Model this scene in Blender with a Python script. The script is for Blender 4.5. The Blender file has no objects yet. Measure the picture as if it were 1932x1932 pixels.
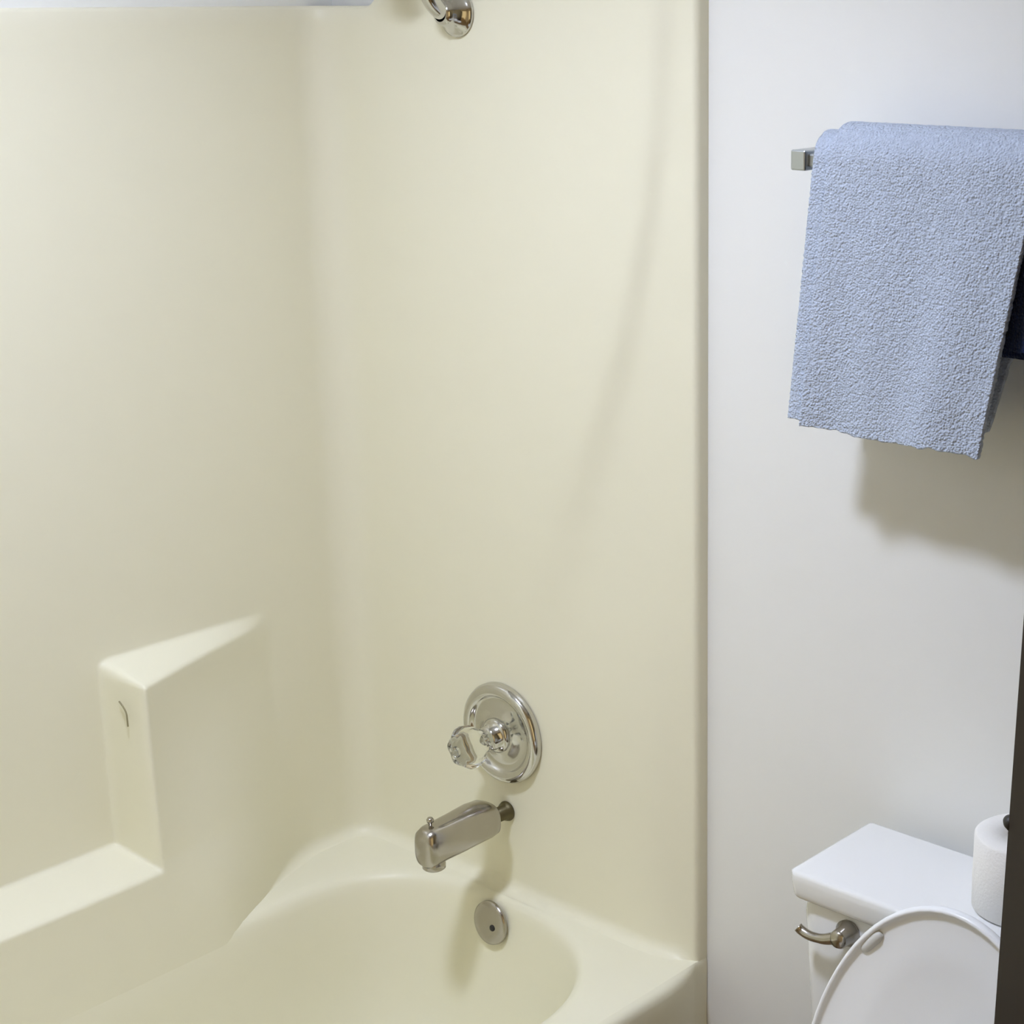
import bpy, bmesh, math, random
from math import pi, sin, cos, sqrt
from mathutils import Vector, Matrix, noise

random.seed(7)
sc = bpy.context.scene
COL = sc.collection

# ------------------------------------------------------------------ camera
CAM = Vector((2.31957, -1.88489, 1.80992))
YAW, PIT, ROL, FPX, PX, PY = 0.698187, 0.279366, -0.002214, 3397.65, 1288.0, 966.5
fw = Vector((-sin(YAW) * cos(PIT), cos(YAW) * cos(PIT), -sin(PIT)))
rt = Vector((cos(YAW), sin(YAW), 0.0))
up = rt.cross(fw)
r2 = rt * cos(ROL) + up * sin(ROL)
u2 = up * cos(ROL) - rt * sin(ROL)
cd = bpy.data.cameras.new('camera')
cam = bpy.data.objects.new('camera', cd)
COL.objects.link(cam)
M = Matrix((r2, u2, -fw)).transposed().to_4x4()
M.translation = CAM
cam.matrix_world = M
cd.sensor_width = 36.0
cd.lens = 36.0 * FPX / 1932.0
cd.shift_x = (966.0 - PX) / 1932.0
cd.shift_y = (PY - 966.0) / 1932.0
cd.clip_start = 0.02
sc.camera = cam

# ------------------------------------------------------------------ world (warm fill added through the doorway, tinted to yellow the shade)
w = bpy.data.worlds.new('world')
sc.world = w
w.use_nodes = True
bg = w.node_tree.nodes['Background']
bg.inputs[0].default_value = (1.0, 0.76, 0.38, 1)
bg.inputs[1].default_value = 0.85
LAMP_POS = (0.80, -0.96, 2.44)
LAMP_STRENGTH = 206.0
LAMP_COLOR = (0.735, 0.80, 1.0)
sc.view_settings.view_transform = 'Standard'
sc.view_settings.look = 'None'
sc.view_settings.gamma = 1.0
sc.view_settings.use_curve_mapping = False
sc.view_settings.exposure = 0.0
try:
    sc.cycles.max_bounces = 8
    sc.cycles.use_adaptive_sampling = True
    sc.cycles.adaptive_threshold = 0.12
    sc.cycles.adaptive_min_samples = 16
    sc.cycles.diffuse_bounces = 6
    sc.cycles.transmission_bounces = 8
    sc.cycles.caustics_reflective = True
    sc.cycles.use_denoising = True
except Exception:
    pass


# ------------------------------------------------------------------ materials
def lin(c):
    c = c / 255.0
    return c / 12.92 if c <= 0.04045 else ((c + 0.055) / 1.055) ** 2.4


def mat(name, col, rough=0.5, metal=0.0, spec=0.5, noise_amt=0.0, noise_scale=30.0, bump=0.0, bump_scale=200.0,
        trans=0.0, ior=1.45, emit=0.0, sheen=0.0, coat=0.0):
    m = bpy.data.materials.new(name)
    m.use_nodes = True
    nt = m.node_tree
    b = nt.nodes['Principled BSDF']
    b.inputs['Base Color'].default_value = (*col, 1)
    b.inputs['Roughness'].default_value = rough
    b.inputs['Metallic'].default_value = metal
    b.inputs['Specular IOR Level'].default_value = spec
    b.inputs['Transmission Weight'].default_value = trans
    b.inputs['IOR'].default_value = ior
    b.inputs['Sheen Weight'].default_value = sheen
    b.inputs['Coat Weight'].default_value = coat
    if emit:
        b.inputs['Emission Color'].default_value = (*LAMP_COLOR, 1)
        b.inputs['Emission Strength'].default_value = emit
    tc = nt.nodes.new('ShaderNodeTexCoord')
    if noise_amt:
        n = nt.nodes.new('ShaderNodeTexNoise')
        n.inputs['Scale'].default_value = noise_scale
        n.inputs['Detail'].default_value = 4
        nt.links.new(tc.outputs['Object'], n.inputs['Vector'])
        mx = nt.nodes.new('ShaderNodeMix')
        mx.data_type = 'RGBA'
        mx.inputs[6].default_value = (*[min(1, c * (1 - noise_amt)) for c in col], 1)
        mx.inputs[7].default_value = (*[min(1, c * (1 + noise_amt)) for c in col], 1)
        nt.links.new(n.outputs['Fac'], mx.inputs[0])
        nt.links.new(mx.outputs[2], b.inputs['Base Color'])
    if bump:
        n2 = nt.nodes.new('ShaderNodeTexNoise')
        n2.inputs['Scale'].default_value = bump_scale
        n2.inputs['Detail'].default_value = 3
        nt.links.new(tc.outputs['Object'], n2.inputs['Vector'])
        bp = nt.nodes.new('ShaderNodeBump')
        bp.inputs['Strength'].default_value = bump
        bp.inputs['Distance'].default_value = 0.004
        nt.links.new(n2.outputs['Fac'], bp.inputs['Height'])
        nt.links.new(bp.outputs['Normal'], b.inputs['Normal'])
    return m


M_WALL = mat('white_paint', (0.83, 0.835, 0.81), 0.6, noise_amt=0.01, noise_scale=4, bump=0.04, bump_scale=120)
M_TAN = mat('tan_bounce_paint', (0.70, 0.57, 0.34), 0.7, noise_amt=0.02, noise_scale=4)  # tan invented for the unseen walls to warm the bounced light
M_CEIL = mat('ceiling_paint', (0.85, 0.85, 0.84), 0.8, noise_amt=0.01)
M_FLOOR = mat('warm_bounce_vinyl', (0.21, 0.13, 0.05), 0.4, noise_amt=0.12, noise_scale=9)  # unseen floor, saturated brown chosen for a warm, dim bounce
M_GEL = mat('almond_gelcoat', (0.82, 0.795, 0.635), 0.38, spec=0.4, noise_amt=0.008, noise_scale=3)
M_PORC = mat('white_porcelain', (0.83, 0.84, 0.84), 0.12, spec=0.5, noise_amt=0.006, noise_scale=5)
M_SEAT = mat('white_plastic', (0.90, 0.925, 0.945), 0.3, noise_amt=0.006, noise_scale=5)
M_CHROME = mat('chrome', (0.64, 0.63, 0.605), 0.12, 1.0, noise_amt=0.02, noise_scale=40)
M_NICKEL = mat('worn_nickel', (0.46, 0.43, 0.385), 0.2, 1.0, noise_amt=0.06, noise_scale=40)
M_SATIN = mat('satin_nickel', (0.50, 0.53, 0.55), 0.32, 1.0, noise_amt=0.03, noise_scale=40)
M_BRASS = mat('tarnished_pipe', (0.13, 0.11, 0.055), 0.45, 0.7, noise_amt=0.2, noise_scale=60)
M_DARK = mat('dark_rubber', (0.02, 0.018, 0.015), 0.5, noise_amt=0.1)
M_ACRYL = mat('clear_acrylic', (0.96, 0.97, 0.95), 0.04, trans=1.0, ior=1.45)


def terry(name, col, scale=350.0, strength=0.85):
    """looped pile: small rounded cells raised from the cloth, colour uneven from loop to loop"""
    m = mat(name, col, 0.95, spec=0.08, sheen=0.2)
    nt = m.node_tree
    b = nt.nodes['Principled BSDF']
    tc = nt.nodes.new('ShaderNodeTexCoord')
    vo = nt.nodes.new('ShaderNodeTexVoronoi')
    vo.feature = 'SMOOTH_F1'
    vo.inputs['Scale'].default_value = scale
    vo.inputs['Smoothness'].default_value = 0.4
    nz = nt.nodes.new('ShaderNodeTexNoise')
    nz.inputs['Scale'].default_value = 140
    nz.inputs['Detail'].default_value = 5
    nz.inputs['Roughness'].default_value = 0.7
    for n in (vo, nz):
        nt.links.new(tc.outputs['Object'], n.inputs['Vector'])
    sub = nt.nodes.new('ShaderNodeMath')
    sub.operation = 'SUBTRACT'
    nt.links.new(nz.outputs['Fac'], sub.inputs[0])
    nt.links.new(vo.outputs['Distance'], sub.inputs[1])
    bp = nt.nodes.new('ShaderNodeBump')
    bp.inputs['Strength'].default_value = strength
    bp.inputs['Distance'].default_value = 0.0028
    nt.links.new(sub.outputs[0], bp.inputs['Height'])
    nt.links.new(bp.outputs['Normal'], b.inputs['Normal'])
    mx = nt.nodes.new('ShaderNodeMix')
    mx.data_type = 'RGBA'
    mx.inputs[6].default_value = (*[c * 0.76 for c in col], 1)
    mx.inputs[7].default_value = (*[min(1, c * 1.24) for c in col], 1)
    nt.links.new(nz.outputs['Fac'], mx.inputs[0])
    nt.links.new(mx.outputs[2], b.inputs['Base Color'])
    return m


M_BLUE = terry('pale_blue_terry', (0.50, 0.57, 0.70))
M_NAVY = terry('navy_terry', (0.020, 0.037, 0.12))
M_DOOR = mat('dark_brown_wood', (0.014, 0.007, 0.005), 0.5, spec=0.3, noise_amt=0.3, noise_scale=14)
M_PAPER = mat('white_tissue', (0.86, 0.85, 0.82), 0.9, spec=0.1, noise_amt=0.01, bump=0.2, bump_scale=300)
M_CARD = mat('brown_cardboard', (0.36, 0.27, 0.17), 0.9, noise_amt=0.05)
M_LAMP = mat('lamp_glass', (0.9, 0.9, 0.9), 0.4, emit=LAMP_STRENGTH)


# ------------------------------------------------------------------ helpers
def link(name, bm, m, parent=None, smooth=True, kind=None):
    me = bpy.data.meshes.new(name)
    bmesh.ops.recalc_face_normals(bm, faces=bm.faces) if kind != 'open' else None
    bm.to_mesh(me)
    bm.free()
    me.materials.append(m)
    if smooth:
        for p in me.polygons:
            p.use_smooth = True
    o = bpy.data.objects.new(name, me)
    COL.objects.link(o)
    if parent:
        o.parent = parent
        o.matrix_parent_inverse = Matrix.Translation(-parent_loc(parent))
    return o


def parent_loc(p):
    v = Vector(p.location)
    while p.parent:
        p = p.parent
    return v if p.type == 'EMPTY' and not p.parent and v.length else Vector(p.location)


def tag(o, label=None, cat=None, group=None, kind=None):
    if label:
        o['label'] = label
    if cat:
        o['category'] = cat
    if group:
        o['group'] = group
    if kind:
        o['kind'] = kind
    return o


def thing(name, loc, label, cat, group=None):
    o = bpy.data.objects.new(name, None)
    o.empty_display_size = 0.05
    COL.objects.link(o)
    o.location = loc
    return tag(o, label, cat, group)


def structure(o, label):
    return tag(o, label, None, None, 'structure')


def box(bm, a, b, bev=0.0, seg=3):
    c = [(a[i] + b[i]) / 2 for i in range(3)]
    s = [abs(b[i] - a[i]) for i in range(3)]
    r = bmesh.ops.create_cube(bm, size=1.0, matrix=Matrix.Translation(c) @ Matrix.Diagonal((*s, 1)))
    if bev:
        es = list({e for v in r['verts'] for e in v.link_edges})
        bmesh.ops.bevel(bm, geom=es, offset=bev, segments=seg, profile=0.5, affect='EDGES')


def frame_for(axis):
    z = Vector(axis).normalized()
    t = Vector((0, 0, 1)) if abs(z.z) < 0.9 else Vector((1, 0, 0))
    x = t.cross(z).normalized()
    y = z.cross(x)
    return x, y, z


def lathe(bm, origin, axis, prof, n=48, lobes=0, lobe_amt=0.0, closed=False):
    """prof: list of (radius, height along axis)"""
    x, y, z = frame_for(axis)
    O = Vector(origin)
    rings = []
    for r, h in prof:
        if r < 1e-6:
            rings.append([bm.verts.new(O + z * h)])
        else:
            ring = []
            for k in range(n):
                a = 2 * pi * k / n
                rr = r * (1 + lobe_amt * cos(lobes * a)) if lobes else r
                ring.append(bm.verts.new(O + z * h + x * (rr * cos(a)) + y * (rr * sin(a))))
            rings.append(ring)
    pairs = list(zip(rings[:-1], rings[1:]))
    if closed:
        pairs.append((rings[-1], rings[0]))
    for A, B in pairs:
        if len(A) == 1 and len(B) == 1:
            continue
        for k in range(n):
            k2 = (k + 1) % n
            if len(A) == 1:
                bm.faces.new((A[0], B[k], B[k2]))
            elif len(B) == 1:
                bm.faces.new((A[k], B[0], A[k2]))
            else:
                bm.faces.new((A[k], B[k], B[k2], A[k2]))


def tube(bm, pts, radii, n=20, caps=True, sx=1.0):
    pts = [Vector(p) for p in pts]
    if not hasattr(radii, '__len__'):
        radii = [radii] * len(pts)
    rings = []
    t0 = (pts[1] - pts[0]).normalized()
    x, y, _ = frame_for(t0)
    for i, p in enumerate(pts):
        t = (pts[min(i + 1, len(pts) - 1)] - pts[max(i - 1, 0)]).normalized()
        x = (x - t * x.dot(t)).normalized()
        y = t.cross(x)
        rings.append([bm.verts.new(p + x * (radii[i] * cos(2 * pi * k / n) * sx) + y * (radii[i] * sin(2 * pi * k / n)))
                      for k in range(n)])
    for A, B in zip(rings[:-1], rings[1:]):
        for k in range(n):
            bm.faces.new((A[k], A[(k + 1) % n], B[(k + 1) % n], B[k]))
    if caps:
        bm.faces.new(rings[0][::-1])
        bm.faces.new(rings[-1])


def smooth_path(ctrl, n=8):
    """Catmull-Rom through control points"""
    P = [Vector(c) for c in ctrl]
    P = [2 * P[0] - P[1]] + P + [2 * P[-1] - P[-2]]
    out = []
    for i in range(1, len(P) - 2):
        for k in range(n):
            t = k / n
            a, b, c, d = P[i - 1], P[i], P[i + 1], P[i + 2]
            out.append(0.5 * ((2 * b) + (c - a) * t + (2 * a - 5 * b + 4 * c - d) * t * t + (3 * b - a - 3 * c + d) * t ** 3))
    out.append(P[-2])
    return out


def ss(a, b, v):
    t = (v - a) / (b - a)
    t = max(0.0, min(1.0, t))
    return t * t * (3 - 2 * t)


def interp(tab, v):
    if v <= tab[0][0]:
        return tab[0][1]
    for (a, fa), (b, fb) in zip(tab[:-1], tab[1:]):
        if v <= b:
            return fa + (fb - fa) * (v - a) / (b - a)
    return tab[-1][1]


# ------------------------------------------------------------------ room shell
WY = 0.038          # drywall plane behind the tub end and the toilet
CEIL = 2.44
XR = 2.30          # right wall (doorway) inner face
YN = -2.05         # near wall


def slab(name, a, b, m, label):
    bm = bmesh.new()
    box(bm, a, b)
    return structure(link(name, bm, m, smooth=False), label)


slab('floor', (-0.15, YN - 0.1, -0.06), (XR + 1.2, WY + 0.1, 0.0), M_FLOOR, 'unseen vinyl bathroom floor, toned brown for the bounced light')
slab('ceiling', (-0.15, YN - 0.1, CEIL), (XR + 0.1, WY + 0.1, CEIL + 0.06), M_CEIL, 'white painted ceiling')
slab('wall_far', (-0.15, WY, 0), (XR + 0.1, WY + 0.1, CEIL), M_WALL, 'white painted wall behind the toilet and tub faucet')
slab('wall_left', (-0.12, YN - 0.1, 0), (-0.02, WY, CEIL), M_WALL, 'white painted wall above the long side of the tub')
slab('wall_foot', (-0.02, -1.66, 0), (0.80, -1.545, CEIL), M_WALL, 'white painted wall at the foot of the tub')
slab('wall_near', (-0.02, YN - 0.1, 0), (XR + 0.1, YN, CEIL), M_TAN, 'unseen wall facing the tub faucet, tinted tan to warm the bounced light')
# wall with the doorway the picture is taken from
bm = bmesh.new()
box(bm, (XR, -1.06, 0), (XR + 0.1, WY, CEIL))
box(bm, (XR, -1.98, 2.05), (XR + 0.1, -1.06, CEIL))
box(bm, (XR, YN, 0), (XR + 0.1, -1.98, CEIL))
structure(link('wall_right', bm, M_TAN, smooth=False), 'unseen wall with the doorway, tinted tan to warm the bounced light')
bm = bmesh.new()
box(bm, (0.80, WY - 0.012, 0), (XR, WY, 0.08), 0.003, 2)
structure(link('baseboard_far', bm, M_WALL, smooth=False), 'white baseboard under the toilet wall')

# ceiling lamp (frosted dome)
lamp = thing('ceiling_lamp', LAMP_POS, 'round frosted dome lamp on the ceiling above the tub edge', 'lamp')
bm = bmesh.new()
lathe(bm, LAMP_POS, (0, 0, -1), [(0, 0), (0.135, 0), (0.14, 0.006), (0.135, 0.018), (0, 0.018)], 48)
link('lamp_base', bm, M_NICKEL, lamp)
bm = bmesh.new()
prof = [(0.122 * cos(a), 0.02 + 0.022 * sin(a)) for a in [i * pi / 2 / 12 for i in range(13)]]
prof[-1] = (0, 0.042)
lathe(bm, LAMP_POS, (0, 0, -1), [(0, 0.0185)] + [(0.122, 0.0185)] + prof, 48)
link('lamp_shade', bm, M_LAMP, lamp)
bm = bmesh.new()  # added opaque rim, holds lamp light off the upper walls
lathe(bm, LAMP_POS, (0, 0, -1), [(0.128, 0.0185), (0.128, 0.078), (0.130, 0.080), (0.134, 0.080), (0.136, 0.078), (0.136, 0.0185)], 56, closed=True)
link('lamp_cutoff_rim', bm, M_CEIL, lamp)

# ------------------------------------------------------------------ one-piece tub and shower surround
ZR = 0.386        # tub rim height
unit = thing('bathtub_shower_unit', (0.39, -0.76, 0), 'almond one-piece bathtub with moulded shower walls and soap ledges',
             'bathtub')

# --- moulded wall panels: a grid that follows the walls in plan and rises in z
RC = 0.055        # corner radius in plan
XF = 0.753        # outer edge of the moulding
TOPZ = 1.790


def top_of(x, y, seg):
    if seg == 'left':
        return TOPZ
    return TOPZ + 0.11 * ss(0.10, 0.22, x)


path = []          # (x, y, nx, ny, seg)
ys = []
y = -1.50
while y < -RC:
    ys.append(y)
    step = 0.03
    if y > -0.78:
        step = 0.012
    if -0.53 < y < -0.45:
        step = 0.0035
    y += step
for y in ys:
    path.append((0.0, y, 1.0, 0.0, 'left'))
for k in range(0, 11):
    a = pi - k * (pi / 2) / 10
    path.append((RC + RC * cos(a), -RC + RC * sin(a), -cos(a), -sin(a), 'corner'))
x = RC + 0.01
while x < XF - 0.014:
    path.append((x, 0.0, 0.0, -1.0, 'far'))
    x += 0.01
rf = 0.009
for k in range(0, 6):
    a = k * (pi / 2) / 5
    path.append((XF - rf + rf * sin(a), rf - rf * cos(a), sin(a), -cos(a), 'edge'))
path.append((XF, WY, 1.0, 0.0, 'edgeback'))

XC = [(0.60, 0.40), (0.755, 0.432), (0.899, 0.482), (1.082, 0.548), (1.334, 0.640), (1.50, 0.682), (1.632, 0.701), (1.80, 0.711), (1.95, 0.712)]


def ledge(z, zt, ramp=0.020):
    e = (z - (zt - ramp)) / ramp
    return (1 - ss(-0.3, 1.3, e)) * 0.5 + 0.5 * (1 - max(0.0, min(1.0, e)))


def panel_offset(x, y, seg, z):
    """how far the gelcoat stands out from the plain wall line"""
    off = 0.0
    if seg in ('left', 'corner'):
        lo = (0.0965 + 0.105 * max(0.0, min(0.26, 0.535 - z))) * ss(-0.10, -0.395, y)
        t = max(0.0, min(1.0, (-0.185 - y) / 0.30))
        hi = 0.094 * (t * (0.75 + 0.25 * t))
        if y < -0.485:
            hi = 0.094 + 0.1 * min(0.12, -0.485 - y)
        k = ss(0.42, 0.78, z)
        B = lo * (1 - k) + hi * k
        low = ledge(z, 0.541)
        high = ledge(z, 0.841) * ss(-0.4985, -0.4765, y)
        off += B * max(low, high)
    if seg in ('far', 'edge', 'edgeback'):
        A = 0.013 * ss(0.62, 1.15, z)
        wd = 0.042 + 0.075 * (1 - ss(0.75, 1.5, z))
        off -= A * ss(-0.5, 0.5, (x - interp(XC, z) + 0.010) / wd) + (0.013 - A) * ss(0.66, 0.748, x)
    # fillet onto the rim (dies out where the wall runs straight down into the basin)
    r = 0.022
    if seg == 'left':
        r *= 1 - ss(-0.16, -0.285, y)
    q = z - ZR
    if 0 <= q < r and seg not in ('edge', 'edgeback'):
        off += (r - sqrt(max(0, r * r - (r - q) ** 2))) * (1 - ss(0.715, 0.746, x) if seg == 'far' else 1)
    return off


ROW0 = [0.0, 0.0008, 0.002, 0.0045, 0.008, 0.012, 0.017, 0.023, 0.030]
zs = [ZR + q for q in ROW0]
z = ZR + 0.04
while z < 1.0:
    zs.append(z)
    if 0.505 < z < 0.555 or 0.80 < z < 0.86:
        z += 0.003
    else:
        z += 0.012
NZ_LOW = len(zs)
for k in range(40):
    zs.append(None)       # spread up to the local top edge

bm = bmesh.new()
grid = []
for (px_, py_, nx, ny, seg) in path:
    tp = top_of(px_, py_, 'left' if seg in ('left', 'corner') else 'far')
    colv = []
    kb = ss(-0.29, -0.35, py_) if seg == 'left' else 0.0
    zl = [ZR + q - 0.11 * kb * (1 - q / 0.030) for q in ROW0] + list(zs[len(ROW0):NZ_LOW]) + [zs[NZ_LOW - 1] + (tp - zs[NZ_LOW - 1]) * (k + 1) / 40 for k in range(40)]
    for zz in zl:
        o = panel_offset(px_, py_, seg, zz)
        if seg == 'edge':
            v = (px_, py_ - o * (1 - 0.0), zz)
        elif seg == 'edgeback':
            v = (px_, py_, zz)
        else:
            v = (px_ + nx * o, py_ + ny * o, zz)
        colv.append(bm.verts.new(v))
    # rolled top edge back to the wall
    base = Vector(colv[-1].co)
    nv = Vector((nx, ny, 0))
    dback = 0.03
    for (bk, upz) in ((0.003, 0.004), (0.008, 0.006), (dback, 0.006)):
        q = base - nv * bk + Vector((0, 0, upz))
        if seg in ('edge', 'edgeback'):
            q.x = min(q.x, XF)
            q.x = base.x
            q.y = min(WY, base.y + bk)
        colv.append(bm.verts.new(q))
    grid.append(colv)
faces_shelf = []
for i in range(len(grid) - 1):
    for j in range(len(grid[0]) - 1):
        f = bm.faces.new((grid[i][j], grid[i + 1][j], grid[i + 1][j + 1], grid[i][j + 1]))
        xx = sum(v.co.x for v in f.verts) / 4
        yy = sum(v.co.y for v in f.verts) / 4
        zz = sum(v.co.z for v in f.verts) / 4
        seg = path[i][4]
        f.material_index = 0
        if seg == 'left' and xx > 0.012 and yy < -0.19 and zz < 0.86 and zz > ZR + 0.02:
            f.material_index = 1
bm.normal_update()
for f in bm.faces:
    if f.normal.dot(Vector((1, -1, 0.2))) < 0 and False:
        f.normal_flip()
# orient: first far face must look towards -y
bm.faces.ensure_lookup_table()
test = bm.faces[len(bm.faces) // 2]
avg = Vector((0, 0, 0))
for f in bm.faces:
    avg += f.normal
if avg.dot(Vector((1, -1, 0))) < 0:
    for f in bm.faces:
        f.normal_flip()
bm.normal_update()


def split_out(bm, idx, name, parent):
    """copy the faces carrying material slot idx into an object, keeping the normals of the whole moulding"""
    vmap, verts, norms, polys = {}, [], [], []
    for f in bm.faces:
        if f.material_index != idx:
            continue
        ids = []
        for v in f.verts:
            if v.index not in vmap:
                vmap[v.index] = len(verts)
                verts.append(v.co.copy())
                norms.append(v.normal.copy())
            ids.append(vmap[v.index])
        polys.append(ids)
    me = bpy.data.meshes.new(name)
    me.from_pydata(verts, [], polys)
    me.materials.append(M_GEL)
    for p in me.polygons:
        p.use_smooth = True
    me.normals_split_custom_set_from_vertices(norms)
    o = bpy.data.objects.new(name, me)
    COL.objects.link(o)
    o.parent = parent
    o.matrix_parent_inverse = Matrix.Translation(-Vector(parent.location))
    return o


bm.verts.index_update()
split_out(bm, 0, 'wall_panel', unit)
shelf = split_out(bm, 1, 'soap_shelf', unit)
bm.free()

# foot panel of the surround (behind the camera's left)
bm = bmesh.new()
box(bm, (-0.01, -1.54, ZR), (0.773, -1.50, TOPZ), 0.008, 3)
link('end_panel', bm, M_GEL, unit, smooth=False)

# small curved groove on the ledge riser, drawn as a thin tan tube
bm = bmesh.new()
tube(bm, smooth_path([(0.043, -0.4935, 0.790), (0.053, -0.4935, 0.783), (0.0595, -0.4935, 0.775), (0.0605, -0.4935, 0.764), (0.0605, -0.4935, 0.754)], 6), 0.0013, 8)
g = link('groove', bm, mat('groove_tan', (0.30, 0.27, 0.16), 0.7, noise_amt=0.1), None)
g.parent = shelf

# --- tub: deck, rolled rim and basin
NA, NSTR = 64, 16


def outline(xl, xr, yt, yb, bfar=0.285, bnear=0.34, nl=3.0, nr=2.45):
    cx, a = (xl + xr) / 2, (xr - xl) / 2
    y1, y2 = yt - bfar, yb + bnear
    pts = []
    for k in range(NA + 1):                     # far end, right -> left
        th = pi * k / NA
        c, s = cos(th), sin(th)
        n = nr if c > 0 else nl
        pts.append((cx + a * math.copysign(abs(c) ** (2 / n), c), y1 + bfar * s ** (2 / n) if s > 0 else y1))
    for k in range(1, NSTR):
        pts.append((xl, y1 + (y2 - y1) * k / NSTR))
    for k in range(NA + 1):
        th = pi + pi * k / NA
        c, s = cos(th), sin(th)
        n = 2.6
        pts.append((cx + a * math.copysign(abs(c) ** (2 / n), c), y2 - bnear * abs(s) ** (2 / n)))
    for k in range(1, NSTR):
        pts.append((xr, y2 + (y1 - y2) * k / NSTR))
    return pts, (cx, y1, y2)


X0, X1, Y0, Y1 = -0.012, 0.752, -1.53, WY - 0.001
RIM = dict(xl=0.100, xr=0.690, yt=-0.026, yb=-1.43)
rim_pts, (rcx, ry1, ry2) = outline(**RIM)


def rect_hit(i, p):
    if NA < i < NA + NSTR:
        return (X0, p[1])
    if i > 2 * NA + NSTR + 0 and i >= 2 * NA + 1 + NSTR:
        return (X1, p[1])
    oy = ry1 if i <= NA else ry2
    dx, dy = p[0] - rcx, p[1] - oy
    ts = []
    if dx > 1e-9:
        ts.append((X1 - rcx) / dx)
    if dx < -1e-9:
        ts.append((X0 - rcx) / dx)
    if dy > 1e-9:
        ts.append((Y1 - oy) / dy)
    if dy < -1e-9:
        ts.append((Y0 - oy) / dy)
    t = min(ts)
    return (rcx + dx * t, oy + dy * t)


outer = [rect_hit(i, p) for i, p in enumerate(rim_pts)]
for cxy in ((X0, Y0), (X0, Y1), (X1, Y0), (X1, Y1)):
    i = min(range(len(outer)), key=lambda k: (outer[k][0] - cxy[0]) ** 2 + (outer[k][1] - cxy[1]) ** 2)
    outer[i] = cxy
rings = []      # list of (points xy list, z)
rings.append([(a[0], a[1], ZR + 0.0007) for a in outer])
for t in (0.35, 0.7, 0.9):
    rings.append([(a[0] + (b[0] - a[0]) * t, a[1] + (b[1] - a[1]) * t, ZR + 0.0007 - 0.001 * max(0, t - 0.7)) for a, b in zip(outer, rim_pts)])


def in_ring(d_side, d_far, d_near, z):
    p, _ = outline(RIM['xl'] + d_side, RIM['xr'] - d_side, RIM['yt'] - d_far, RIM['yb'] + d_near,
                   0.285 - d_side * 0.6, 0.34 - d_side * 0.6)
    return [(q[0], q[1], z) for q in p]


rings.append(in_ring(-0.002, -0.002, -0.002, ZR - 0.0015))
rings.append(in_ring(0.005, 0.004, 0.005, ZR - 0.005))
rings.append(in_ring(0.011, 0.008, 0.012, ZR - 0.013))
rings.append(in_ring(0.015, 0.011, 0.02, ZR - 0.026))
rings.append(in_ring(0.022, 0.018, 0.06, ZR - 0.08))
rings.append(in_ring(0.032, 0.030, 0.12, ZR - 0.16))
rings.append(in_ring(0.042, 0.045, 0.18, ZR - 0.235))
rings.append(in_ring(0.056, 0.064, 0.225, ZR - 0.285))
rings.append(in_ring(0.080, 0.095, 0.265, ZR - 0.312))
rings.append(in_ring(0.115, 0.135, 0.30, ZR - 0.322))
rings.append(in_ring(0.20, 0.22, 0.36, ZR - 0.326))
bm = bmesh.new()
R = [[bm.verts.new(p) for p in ring] for ring in rings]
N = len(R[0])
for A, B in zip(R[:-1], R[1:]):
    for k in range(N):
        bm.faces.new((A[k], A[(k + 1) % N], B[(k + 1) % N], B[k]))
bm.faces.new(R[-1])
basin = link('tub_basin', bm, M_GEL, unit)

# apron: the rolled front edge and the skirt down to the floor
sec = [(X1, ZR), (X1 + 0.006, ZR - 0.001), (X1 + 0.011, ZR - 0.004), (X1 + 0.0145, ZR - 0.009), (X1 + 0.016, ZR - 0.017),
       (X1 + 0.016, ZR - 0.05), (X1 + 0.012, ZR - 0.075), (X1 + 0.012, 0.06), (X1 + 0.016, 0.04), (X1 + 0.016, 0.0)]
bm = bmesh.new()
yv = [Y0] + [Y0 + (Y1 - Y0) * k / 24 for k in range(1, 24)] + [-0.075, -0.06, -0.045, -0.03, -0.018, -0.008, 0.002, 0.010, Y1]
yv = sorted(set(yv))
G = []
for y in yv:
    tr = max(0.0, min(1.0, (y + 0.075) / 0.085))
    inset = 0.014 * tr * tr
    G.append([bm.verts.new((sx - inset * min(1.0, (sx - X1) / 0.016), y, sz + (0.0007 if sz >= ZR else 0))) for sx, sz in sec])
for A, B in zip(G[:-1], G[1:]):
    for k in range(len(sec) - 1):
        bm.faces.new((A[k], B[k], B[k + 1], A[k + 1]))
ap = link('apron', bm, M_GEL, unit)
# narrow nailing flange strip beside the apron
bm = bmesh.new()
box(bm, (0.72, 0.013, 0.0), (XF, WY, ZR - 0.0005), 0.002, 2)
link('flange_strip', bm, M_GEL, unit, smooth=False)

# ------------------------------------------------------------------ tub spout
VX = 0.362
sp = thing('tub_spout', (VX, 0.0, 0.527), 'worn chrome tub spout standing off the wall on a short dark pipe', 'faucet')
bm = bmesh.new()
lathe(bm, (VX, 0.004, 0.527), (0, -1, 0), [(0, 0.0045), (0.0165, 0.0045), (0.017, 0.007), (0.0155, 0.011), (0.0125, 0.014), (0.0115, 0.05), (0, 0.05)], 32)
link('supply_pipe', bm, M_BRASS, sp, )
bm = bmesh.new()
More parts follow.
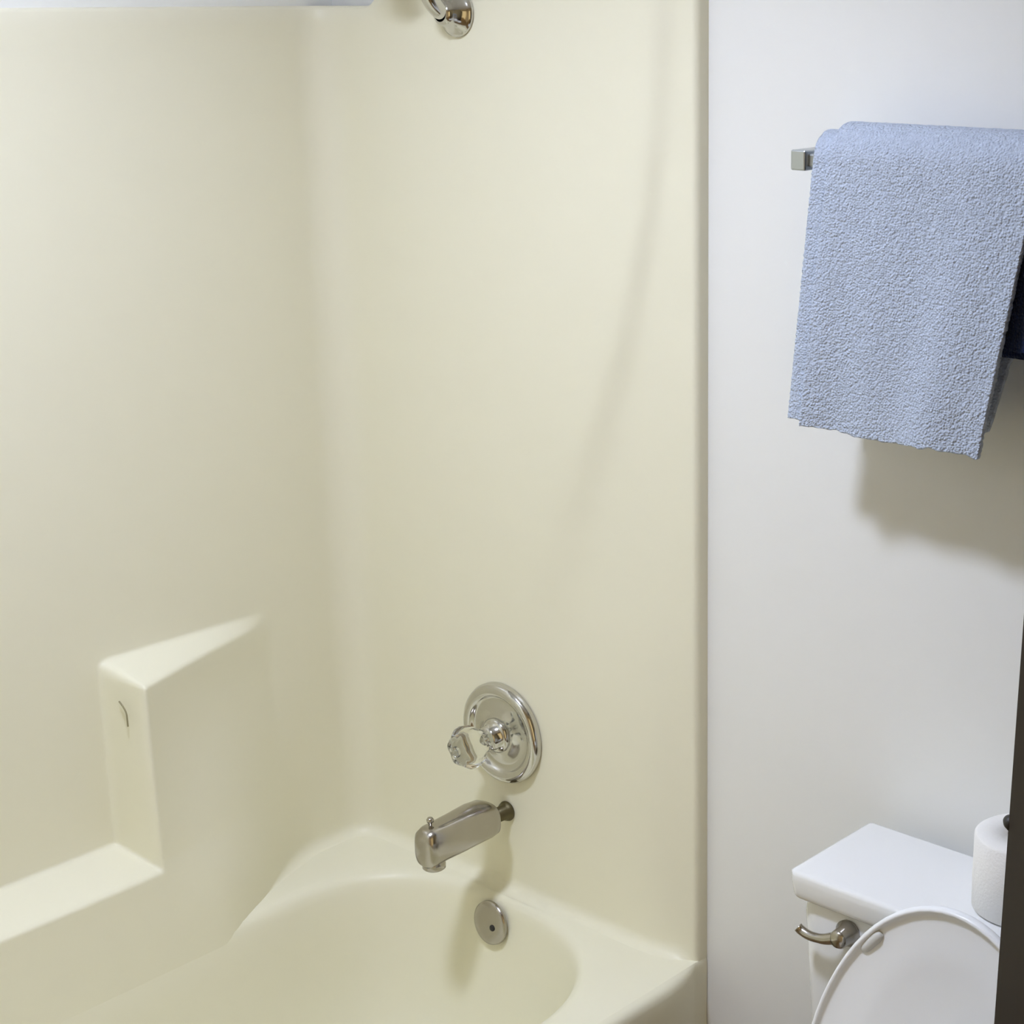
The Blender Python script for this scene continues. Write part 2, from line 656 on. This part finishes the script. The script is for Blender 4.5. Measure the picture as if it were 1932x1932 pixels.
# body: rounded-square sections along -y
secs = [(-0.036, 0.013, 0.527, 0.013), (-0.037, 0.022, 0.528, 0.022), (-0.042, 0.027, 0.530, 0.027), (-0.055, 0.0295, 0.532, 0.031),
        (-0.080, 0.0295, 0.533, 0.0325), (-0.115, 0.0275, 0.531, 0.0325), (-0.150, 0.0255, 0.530, 0.0325), (-0.172, 0.0245, 0.529, 0.0330),
        (-0.183, 0.022, 0.527, 0.031), (-0.188, 0.016, 0.526, 0.025), (-0.190, 0.0, 0.525, 0.0)]
rings = []
for (yy, hw, zc, hh) in secs:
    if hw < 1e-6:
        rings.append([bm.verts.new((VX, yy, zc))])
        continue
    ring = []
    for k in range(40):
        a = 2 * pi * k / 40
        n = 2.7
        c, s = cos(a), sin(a)
        ring.append(bm.verts.new((VX + hw * math.copysign(abs(c) ** (2 / n), c), yy, zc + hh * math.copysign(abs(s) ** (2 / n), s))))
    rings.append(ring)
for A, B in zip(rings[:-1], rings[1:]):
    for k in range(40):
        if len(B) == 1:
            bm.faces.new((A[k], A[(k + 1) % 40], B[0]))
        else:
            bm.faces.new((A[k], A[(k + 1) % 40], B[(k + 1) % 40], B[k]))
bm.faces.new(rings[0])
link('spout_body', bm, M_NICKEL, sp)
bm = bmesh.new()
lathe(bm, (VX, -0.164, 0.492), (0, 0, 1), [(0.0165, 0.012), (0.0185, 0.006), (0.0185, -0.002), (0.0165, -0.004), (0.013, -0.003), (0.012, 0.010), (0, 0.010)], 32)
link('nozzle', bm, M_NICKEL, sp)
bm = bmesh.new()
lathe(bm, (VX, -0.168, 0.556), (0, 0, 1), [(0.0028, 0.0), (0.0028, 0.012), (0.0055, 0.013), (0.006, 0.017), (0.004, 0.020), (0, 0.0205)], 20)
link('diverter_knob', bm, M_NICKEL, sp)

# ------------------------------------------------------------------ shower valve
va = thing('shower_valve', (VX, 0.0, 0.666), 'round chrome shower valve plate with clear acrylic knob above the tub spout', 'faucet')
bm = bmesh.new()
P = (VX - 0.001, 0.0, 0.666)
lathe(bm, P, (0, -1, 0), [(0, 0.0003), (0.083, 0.0003), (0.0848, 0.003), (0.0848, 0.008), (0.0825, 0.0135), (0.078, 0.017), (0.072, 0.018), (0.067, 0.0165), (0.0635, 0.013), (0.0615, 0.0095),
                        (0.058, 0.0085), (0.046, 0.0105), (0.036, 0.014), (0.030, 0.017), (0, 0.017)], 72)
link('escutcheon', bm, M_CHROME, va)
bm = bmesh.new()
lathe(bm, P, (0, -1, 0), [(0.029, 0.016), (0.029, 0.022), (0.0245, 0.026), (0.021, 0.027), (0.0205, 0.040), (0.0175, 0.043), (0.012, 0.044), (0.0095, 0.050), (0.0095, 0.062), (0, 0.062)], 40)
link('stem_sleeve', bm, M_CHROME, va)
bm = bmesh.new()
lathe(bm, P, (0, -1, 0), [(0, 0.051), (0.018, 0.051), (0.024, 0.056), (0.031, 0.068), (0.0335, 0.082), (0.032, 0.092), (0.026, 0.100), (0.014, 0.104), (0, 0.105)], 60, 6, 0.07)
kn = link('knob', bm, M_ACRYL, va)
kn['label'] = 'clear acrylic lobed knob'
bm = bmesh.new()
lathe(bm, (P[0], -0.1055, P[2]), (0, -1, 0), [(0, 0), (0.009, 0), (0.009, 0.0015), (0, 0.002)], 24)
cp = link('knob_cap', bm, M_ACRYL, None)
cp.parent = kn

# ------------------------------------------------------------------ overflow plate
ov = thing('overflow_plate', (0.362, -0.046, 0.342), 'round dull metal overflow plate with one screw inside the tub', 'drain cover')
ax = Vector((0, -1, 0.12)).normalized()
O = Vector((0.362, -0.0445, 0.342))
bm = bmesh.new()
lathe(bm, O, ax, [(0, 0), (0.036, 0), (0.0372, 0.001), (0.0365, 0.005), (0.032, 0.0075), (0.022, 0.009), (0, 0.0095)], 48)
link('plate', bm, M_NICKEL, ov)
bm = bmesh.new()
lathe(bm, O + Vector((0.011, 0, -0.004)), ax, [(0.0055, 0.006), (0.0055, 0.0105), (0.004, 0.012), (0, 0.0122)], 16)
s = link('screw', bm, M_DARK, ov)
s['label'] = 'dark screw head'

# ------------------------------------------------------------------ shower arm and head
sh = thing('wall_shower', (0.310, 0.0, 1.790), 'chrome shower with bent arm and round wall flange at the top', 'shower')
S0 = Vector((0.310, -0.0005, 1.787))
bm = bmesh.new()
lathe(bm, S0, (0, -1, 0), [(0, 0), (0.034, 0), (0.0352, 0.002), (0.0345, 0.005), (0.031, 0.008), (0.0265, 0.0125), (0.0225, 0.019), (0.0195, 0.026), (0.0175, 0.032), (0.013, 0.035)], 48)
link('flange', bm, M_CHROME, sh)
armp = smooth_path([S0 + Vector((0, -0.02, 0)), S0 + Vector((0, -0.038, 0.006)), S0 + Vector((0, -0.056, 0.028)), S0 + Vector((0, -0.068, 0.070)), S0 + Vector((0, -0.085, 0.125)), S0 + Vector((0, -0.115, 0.155)), S0 + Vector((0, -0.145, 0.150))], 8)
bm = bmesh.new()
tube(bm, armp, 0.0135, 24)
link('arm', bm, M_CHROME, sh)
bm = bmesh.new()
lathe(bm, S0 + Vector((0, -0.138, 0.152)), Vector((0, -0.75, -0.5)), [(0, 0), (0.014, 0), (0.015, 0.018), (0.012, 0.022), (0.02, 0.035), (0.030, 0.050), (0.031, 0.056), (0.028, 0.058), (0, 0.057)], 40)
link('spray_head', bm, M_CHROME, sh)

# ------------------------------------------------------------------ toilet
TX = 1.336
TW = 0.272
toi = thing('toilet', (TX, -0.42, 0.0), 'white porcelain toilet with raised seat lid against the white wall', 'toilet')
bm = bmesh.new()
box(bm, (TX - TW + 0.010, -0.172, 0.375), (TX + TW - 0.010, 0.004, 0.690), 0.028, 5)
for v in bm.verts:          # body narrows a little towards its foot
    k = (0.69 - v.co.z) / 0.315
    v.co.x = TX + (v.co.x - TX) * (1 - 0.06 * k)
    v.co.y += 0.012 * k if v.co.y < -0.1 else 0
link('tank', bm, M_PORC, toi)
bm = bmesh.new()
box(bm, (TX - TW, -0.190, 0.684), (TX + TW, 0.008, 0.726), 0.013, 5)
for v in bm.verts:
    if v.co.z < 0.70:
        v.co.x = TX + (v.co.x - TX) * 0.975
        v.co.y = v.co.y + (0.007 if v.co.y < -0.1 else 0)
    # plan corners rounded further
    dx = abs(v.co.x - TX) - (TW - 0.03)
    if dx > 0 and v.co.y < -0.160:
        dy = -0.160 - v.co.y
        r = math.hypot(dx, dy)
        if r > 0.030:
            v.co.x = TX + math.copysign(TW - 0.03 + dx * 0.030 / r, v.co.x - TX)
            v.co.y = -0.160 - dy * 0.030 / r
link('tank_lid', bm, M_PORC, toi)
# lever on the left of the tank front
bm = bmesh.new()
lathe(bm, (1.156, -0.170, 0.660), (0, -1, 0), [(0, 0), (0.0175, 0), (0.018, 0.004), (0.0135, 0.009), (0.0125, 0.024), (0.010, 0.028), (0, 0.029)], 28)
lp = smooth_path([(1.156, -0.187, 0.660), (1.144, -0.190, 0.6555), (1.130, -0.192, 0.651), (1.112, -0.193, 0.6495), (1.099, -0.193, 0.652), (1.093, -0.194, 0.656)], 6)
tube(bm, lp, [0.0095 - 0.0032 * min(1, i / 14) for i in range(len(lp))], 16)
fl = link('flush_lever', bm, M_NICKEL, toi)
fl['label'] = 'brushed metal flush lever'

# raised lid: egg outline standing on the hinge, rim facing the room, dished face
LC, LA, LB = 0.492, 0.186, 0.283


def lid_outline(shrink, n=72):
    pts = []
    for k in range(n):
        th = 2 * pi * k / n
        c, s = cos(th), sin(th)
        a = LA - shrink
        b = (LB if s > 0 else 0.098) - shrink
        e = 2.0 if s > 0 else 3.0
        pts.append((a * math.copysign(abs(c) ** (2 / e), c), LC + b * math.copysign(abs(s) ** (2 / e), s)))
    return pts


def lid_pos(u, v, d):
    """u across, v height, d towards the room; leans back onto the tank lid"""
    lean = 0.17
    return (TX + 0.004 + u, -0.283 + (v - 0.40) * lean - d, v)


bm = bmesh.new()
prof = [(0.012, -0.012), (0.004, -0.010), (0.0005, -0.004), (0.0, 0.001), (0.0012, 0.0045), (0.0035, 0.0058), (0.006, 0.0048), (0.0072, 0.002), (0.009, -0.0005), (0.014, -0.0018),
        (0.03, -0.003), (0.05, -0.0045), (0.075, -0.0055), (0.083, -0.0075), (0.12, -0.0085), (0.15, -0.009)]
rr = []
for shk, d in prof:
    rr.append([bm.verts.new(lid_pos(u, v, d)) for u, v in lid_outline(shk if shk < 0.09 else 0.09 + (shk - 0.09) * 0.1)] if shk < 0.09 else None)
rr = [q for q in rr if q]
for A, B in zip(rr[:-1], rr[1:]):
    for k in range(len(A)):
        bm.faces.new((A[k], A[(k + 1) % len(A)], B[(k + 1) % len(A)], B[k]))
bm.faces.new(rr[-1])
bm.faces.new(rr[0][::-1])
lid = link('seat_lid', bm, M_SEAT, toi)
for sgn in (-1, 1):
    bm = bmesh.new()
    c0 = Vector(lid_pos(sgn * 0.109, 0.700, -0.0035))
    t = Vector((0.55 * -sgn * -1, 0, 0.83)).normalized()
    t = Vector((sgn * -0.62, 0.06, 0.78)).normalized()
    tube(bm, [c0 + t * k * 0.004 + Vector((0, -0.0005, 0)) for k in range(-5, 6)], [0.004, 0.0062, 0.007, 0.0072, 0.0072, 0.0072, 0.0072, 0.0072, 0.007, 0.0062, 0.004], 14)
    b = link('bumper', bm, mat('grey_bumper', (0.66, 0.67, 0.65), 0.5, noise_amt=0.03) if sgn < 0 else bpy.data.materials['grey_bumper'], None)
    b.parent = lid
    b['label'] = 'grey rubber bumper'
# seat ring lying on the bowl, bowl and foot (below the picture's edge)
bm = bmesh.new()


def egg(a, bf, bb, z, n=56, yc=-0.47):
    out = []
    for k in range(n):
        th = 2 * pi * k / n
        c, s = cos(th), sin(th)
        out.append((TX + a * c, yc + (bb if s > 0 else bf) * s, z))
    return out


def loft(bm, rings, cap0=True, cap1=True, closed=False):
    V = [[bm.verts.new(p) for p in r] for r in rings]
    n = len(V[0])
    prs = list(zip(V[:-1], V[1:]))
    if closed:
        prs.append((V[-1], V[0]))
    for A, B in prs:
        for k in range(n):
            bm.faces.new((A[k], A[(k + 1) % n], B[(k + 1) % n], B[k]))
    if not closed:
        if cap0:
            bm.faces.new(V[0][::-1])
        if cap1:
            bm.faces.new(V[-1])


loft(bm, [egg(0.184, 0.255, 0.20, 0.386), egg(0.188, 0.26, 0.204, 0.394), egg(0.184, 0.255, 0.20, 0.404), egg(0.15, 0.215, 0.165, 0.408),
          egg(0.125, 0.185, 0.14, 0.404), egg(0.118, 0.178, 0.132, 0.394), egg(0.122, 0.182, 0.138, 0.386)], closed=True)
link('seat', bm, M_SEAT, toi)
bm = bmesh.new()
loft(bm, [egg(0.105, 0.17, 0.24, 0.0), egg(0.11, 0.175, 0.245, 0.02), egg(0.10, 0.15, 0.22, 0.06), egg(0.105, 0.15, 0.21, 0.14), egg(0.14, 0.20, 0.215, 0.24),
          egg(0.175, 0.245, 0.235, 0.33), egg(0.184, 0.255, 0.25, 0.372), egg(0.182, 0.253, 0.25, 0.384), egg(0.130, 0.19, 0.15, 0.384),
          egg(0.115, 0.17, 0.13, 0.36), egg(0.09, 0.13, 0.10, 0.26), egg(0.04, 0.06, 0.05, 0.20)])
box(bm, (TX - 0.13, -0.27, 0.30), (TX + 0.13, -0.02, 0.378), 0.02, 4)
link('bowl', bm, M_PORC, toi)
for sgn in (-1, 1):
    bm = bmesh.new()
    tube(bm, [(TX + sgn * 0.075 - 0.02, -0.262, 0.398), (TX + sgn * 0.075 + 0.02, -0.262, 0.398)], 0.011, 16)
    link('hinge', bm, M_SEAT, toi)

# ------------------------------------------------------------------ toilet paper roll on the tank
RX, RY, RZ = 1.351, -0.082, 0.7265
rol = thing('toilet_paper_roll', (RX, RY, RZ), 'white toilet paper roll standing upright on the toilet tank', 'toilet paper')
bm = bmesh.new()
lathe(bm, (RX, RY, RZ), (0, 0, 1), [(0.021, 0.001), (0.057, 0.0), (0.061, 0.003), (0.0615, 0.05), (0.061, 0.097), (0.057, 0.100), (0.021, 0.099)], 56, closed=True)
link('paper', bm, M_PAPER, rol)
bm = bmesh.new()
lathe(bm, (RX, RY, RZ), (0, 0, 1), [(0.0208, 0.001), (0.0208, 0.0985), (0.0196, 0.0985), (0.0196, 0.001)], 32, closed=True)
link('core', bm, M_CARD, rol)

# ------------------------------------------------------------------ towel bar
BY, BZ = -0.056, 1.615
BX0, BX1 = 0.984, 1.590
bar = thing('towel_bar', (BX0, WY, BZ), 'square satin metal towel bar on the white wall above the toilet', 'towel rack')
bm = bmesh.new()
box(bm, (BX0 + 0.01, BY - 0.008, BZ - 0.008), (BX1 - 0.01, BY + 0.008, BZ + 0.008), 0.002, 2)
link('bar', bm, M_SATIN, bar, smooth=False)
for bx in (BX0, BX1):
    bm = bmesh.new()
    box(bm, (bx - 0.011, -0.072, BZ - 0.0125), (bx + 0.011, WY - 0.006, BZ + 0.0125), 0.002, 2)
    link('post', bm, M_SATIN, bar, smooth=False)
    bm = bmesh.new()
    box(bm, (bx - 0.029, WY - 0.009, BZ - 0.024), (bx + 0.029, WY, BZ + 0.024), 0.003, 2)
    link('wall_plate', bm, M_SATIN, bar, smooth=False)


# ------------------------------------------------------------------ towels
def drape(bm, xl_f, xr_f, front_y, back_y, zf, zb, crest, seed, nu=90, fuzz=0.0007, wave=0.0045, thick=0.0):
    """sheet hung over the bar: from the front hem up over the bar and down to the back hem.
    xl_f(t), xr_f(t): side edges, t = 0 front hem .. 1 crest .. 2 back hem"""
    rad = (back_y - front_y) / 2
    yc = (back_y + front_y) / 2
    zc = crest - rad
    prof = []
    nf = max(20, int((zc - zf) / 0.0017))
    for i in range(nf):
        q = i / nf
        prof.append((front_y, zf + (zc - zf) * q, q * 0.93))
    for i in range(17):
        a = pi - pi * i / 16
        prof.append((yc + rad * cos(a), zc + rad * sin(a), 0.93 + 0.14 * i / 16))
    nb = max(10, int((zc - zb) / 0.006))
    for i in range(1, nb + 1):
        q = i / nb
        prof.append((back_y, zc + (zb - zc) * q, 1.07 + 0.93 * q))
    rows = []
    for (yy, zz, t) in prof:
        row = []
        for k in range(nu + 1):
            u = k / nu
            xl, xr = xl_f(t), xr_f(t)
            x = xl + (xr - xl) * u
            drop = max(0.0, crest - zz)
            sgn = -1 if t < 1 else 1
            wv = wave * (drop / 0.36) * sin(u * 7.5 + seed + 1.2 * drop / 0.36) + 0.5 * wave * (drop / 0.36) * sin(u * 17 + seed * 2)
            n1 = noise.noise(Vector((x * 210, zz * 210, yy * 210 + seed)))
            n2 = noise.noise(Vector((x * 60 + 7, zz * 60, yy * 60 + seed)))
            d = fuzz * (n1 + 0.5 * n2) + wv
            # edges: soften and fray
            e = 0.0
            if k in (0, nu):
                e = 0.0015 * noise.noise(Vector((zz * 300, seed, k)))
            hem = 0.0
            if t < 0.12:
                hem = (1 - t / 0.12) * (0.003 * noise.noise(Vector((x * 70, seed, 1))) + 0.002 * sin(u * 9 + seed))
            if 0.93 <= t <= 1.07:
                a = pi - pi * (t - 0.93) / 0.14
                row.append(bm.verts.new((x + e, yy + d * cos(a), zz + d * sin(a) * 0.8)))
            else:
                row.append(bm.verts.new((x + e, yy + sgn * d, zz + hem)))
        rows.append(row)
    for A, B in zip(rows[:-1], rows[1:]):
        for k in range(nu):
            bm.faces.new((A[k], A[k + 1], B[k + 1], B[k]))


def L(a, b, c):
    return lambda t: (a + (b - a) * t) if t < 1 else (b + (c - b) * (t - 1))


def towel(name, sheets, m, label, thick):
    bm = bmesh.new()
    for s_ in sheets:
        drape(bm, **s_)
    o = link(name, bm, m, kind='open')
    md = o.modifiers.new('thickness', 'SOLIDIFY')
    md.thickness = thick
    md.offset = -1.0
    return tag(o, label, 'towel')


towel('hand_towel', [
    dict(nu=190, xl_f=L(1.014, 1.050, 1.030), xr_f=L(1.268, 1.335, 1.236), front_y=-0.096, back_y=-0.012, zf=1.288, zb=1.30, crest=1.664, seed=1.0),
    dict(xl_f=L(0.983, 1.020, 1.000), xr_f=L(1.262, 1.328, 1.226), front_y=-0.0855, back_y=-0.0225, zf=1.294, zb=1.31, crest=1.6535, seed=4.0, nu=70),
], M_BLUE, 'pale blue terry hand towel hanging over the towel bar', 0.007)
towel('washcloth', [
    dict(xl_f=L(1.19, 1.19, 1.19), xr_f=L(1.50, 1.50, 1.50), front_y=-0.0745, back_y=-0.0345, zf=1.415, zb=1.40, crest=1.641, seed=9.0, nu=80),
], M_NAVY, 'navy blue towel tucked under the pale blue towel on the bar', 0.006)

# ------------------------------------------------------------------ door (open, seen along its latch edge)
LX, LY = 1.595, -0.577
HX, HY = 2.290, -1.055
dd = Vector((HX - LX, HY - LY, 0))
DW = dd.length
ang = math.atan2(dd.y, dd.x)
door = bpy.data.objects.new('door_1', None)
COL.objects.link(door)
structure(door, 'dark brown wooden door standing open at the right edge')
bm = bmesh.new()
box(bm, (0, 0, 0.015), (DW, 0.035, 2.02), 0.002, 2)
dl = link('door_leaf', bm, M_DOOR, None, smooth=False)
dl.parent = door
bm = bmesh.new()
tube(bm, [(0.002, 0.0175, 0), (-0.006, 0.0175, 0), (-0.0105, 0.0175, 0), (-0.012, 0.0175, 0)], [0.0068, 0.0068, 0.0052, 0.002], 20)
lt = link('latch', bm, M_DARK, None)
lt.parent = door
lt.location = (0, -0.012, 1.101)
lt['label'] = 'dark latch bolt'
lean = math.radians(2.3)
door.matrix_world = Matrix.Translation((LX, LY, 0)) @ Matrix.Rotation(ang, 4, 'Z')
for o in (dl, lt):
    pass
# the leaf hangs a little out of plumb: shear-free tilt about its foot, pivoting at latch height
T = Matrix.Translation((0, 0, 0.90)) @ Matrix.Rotation(lean, 4, 'Y') @ Matrix.Translation((0, 0, -0.90))
door.matrix_world = door.matrix_world @ T
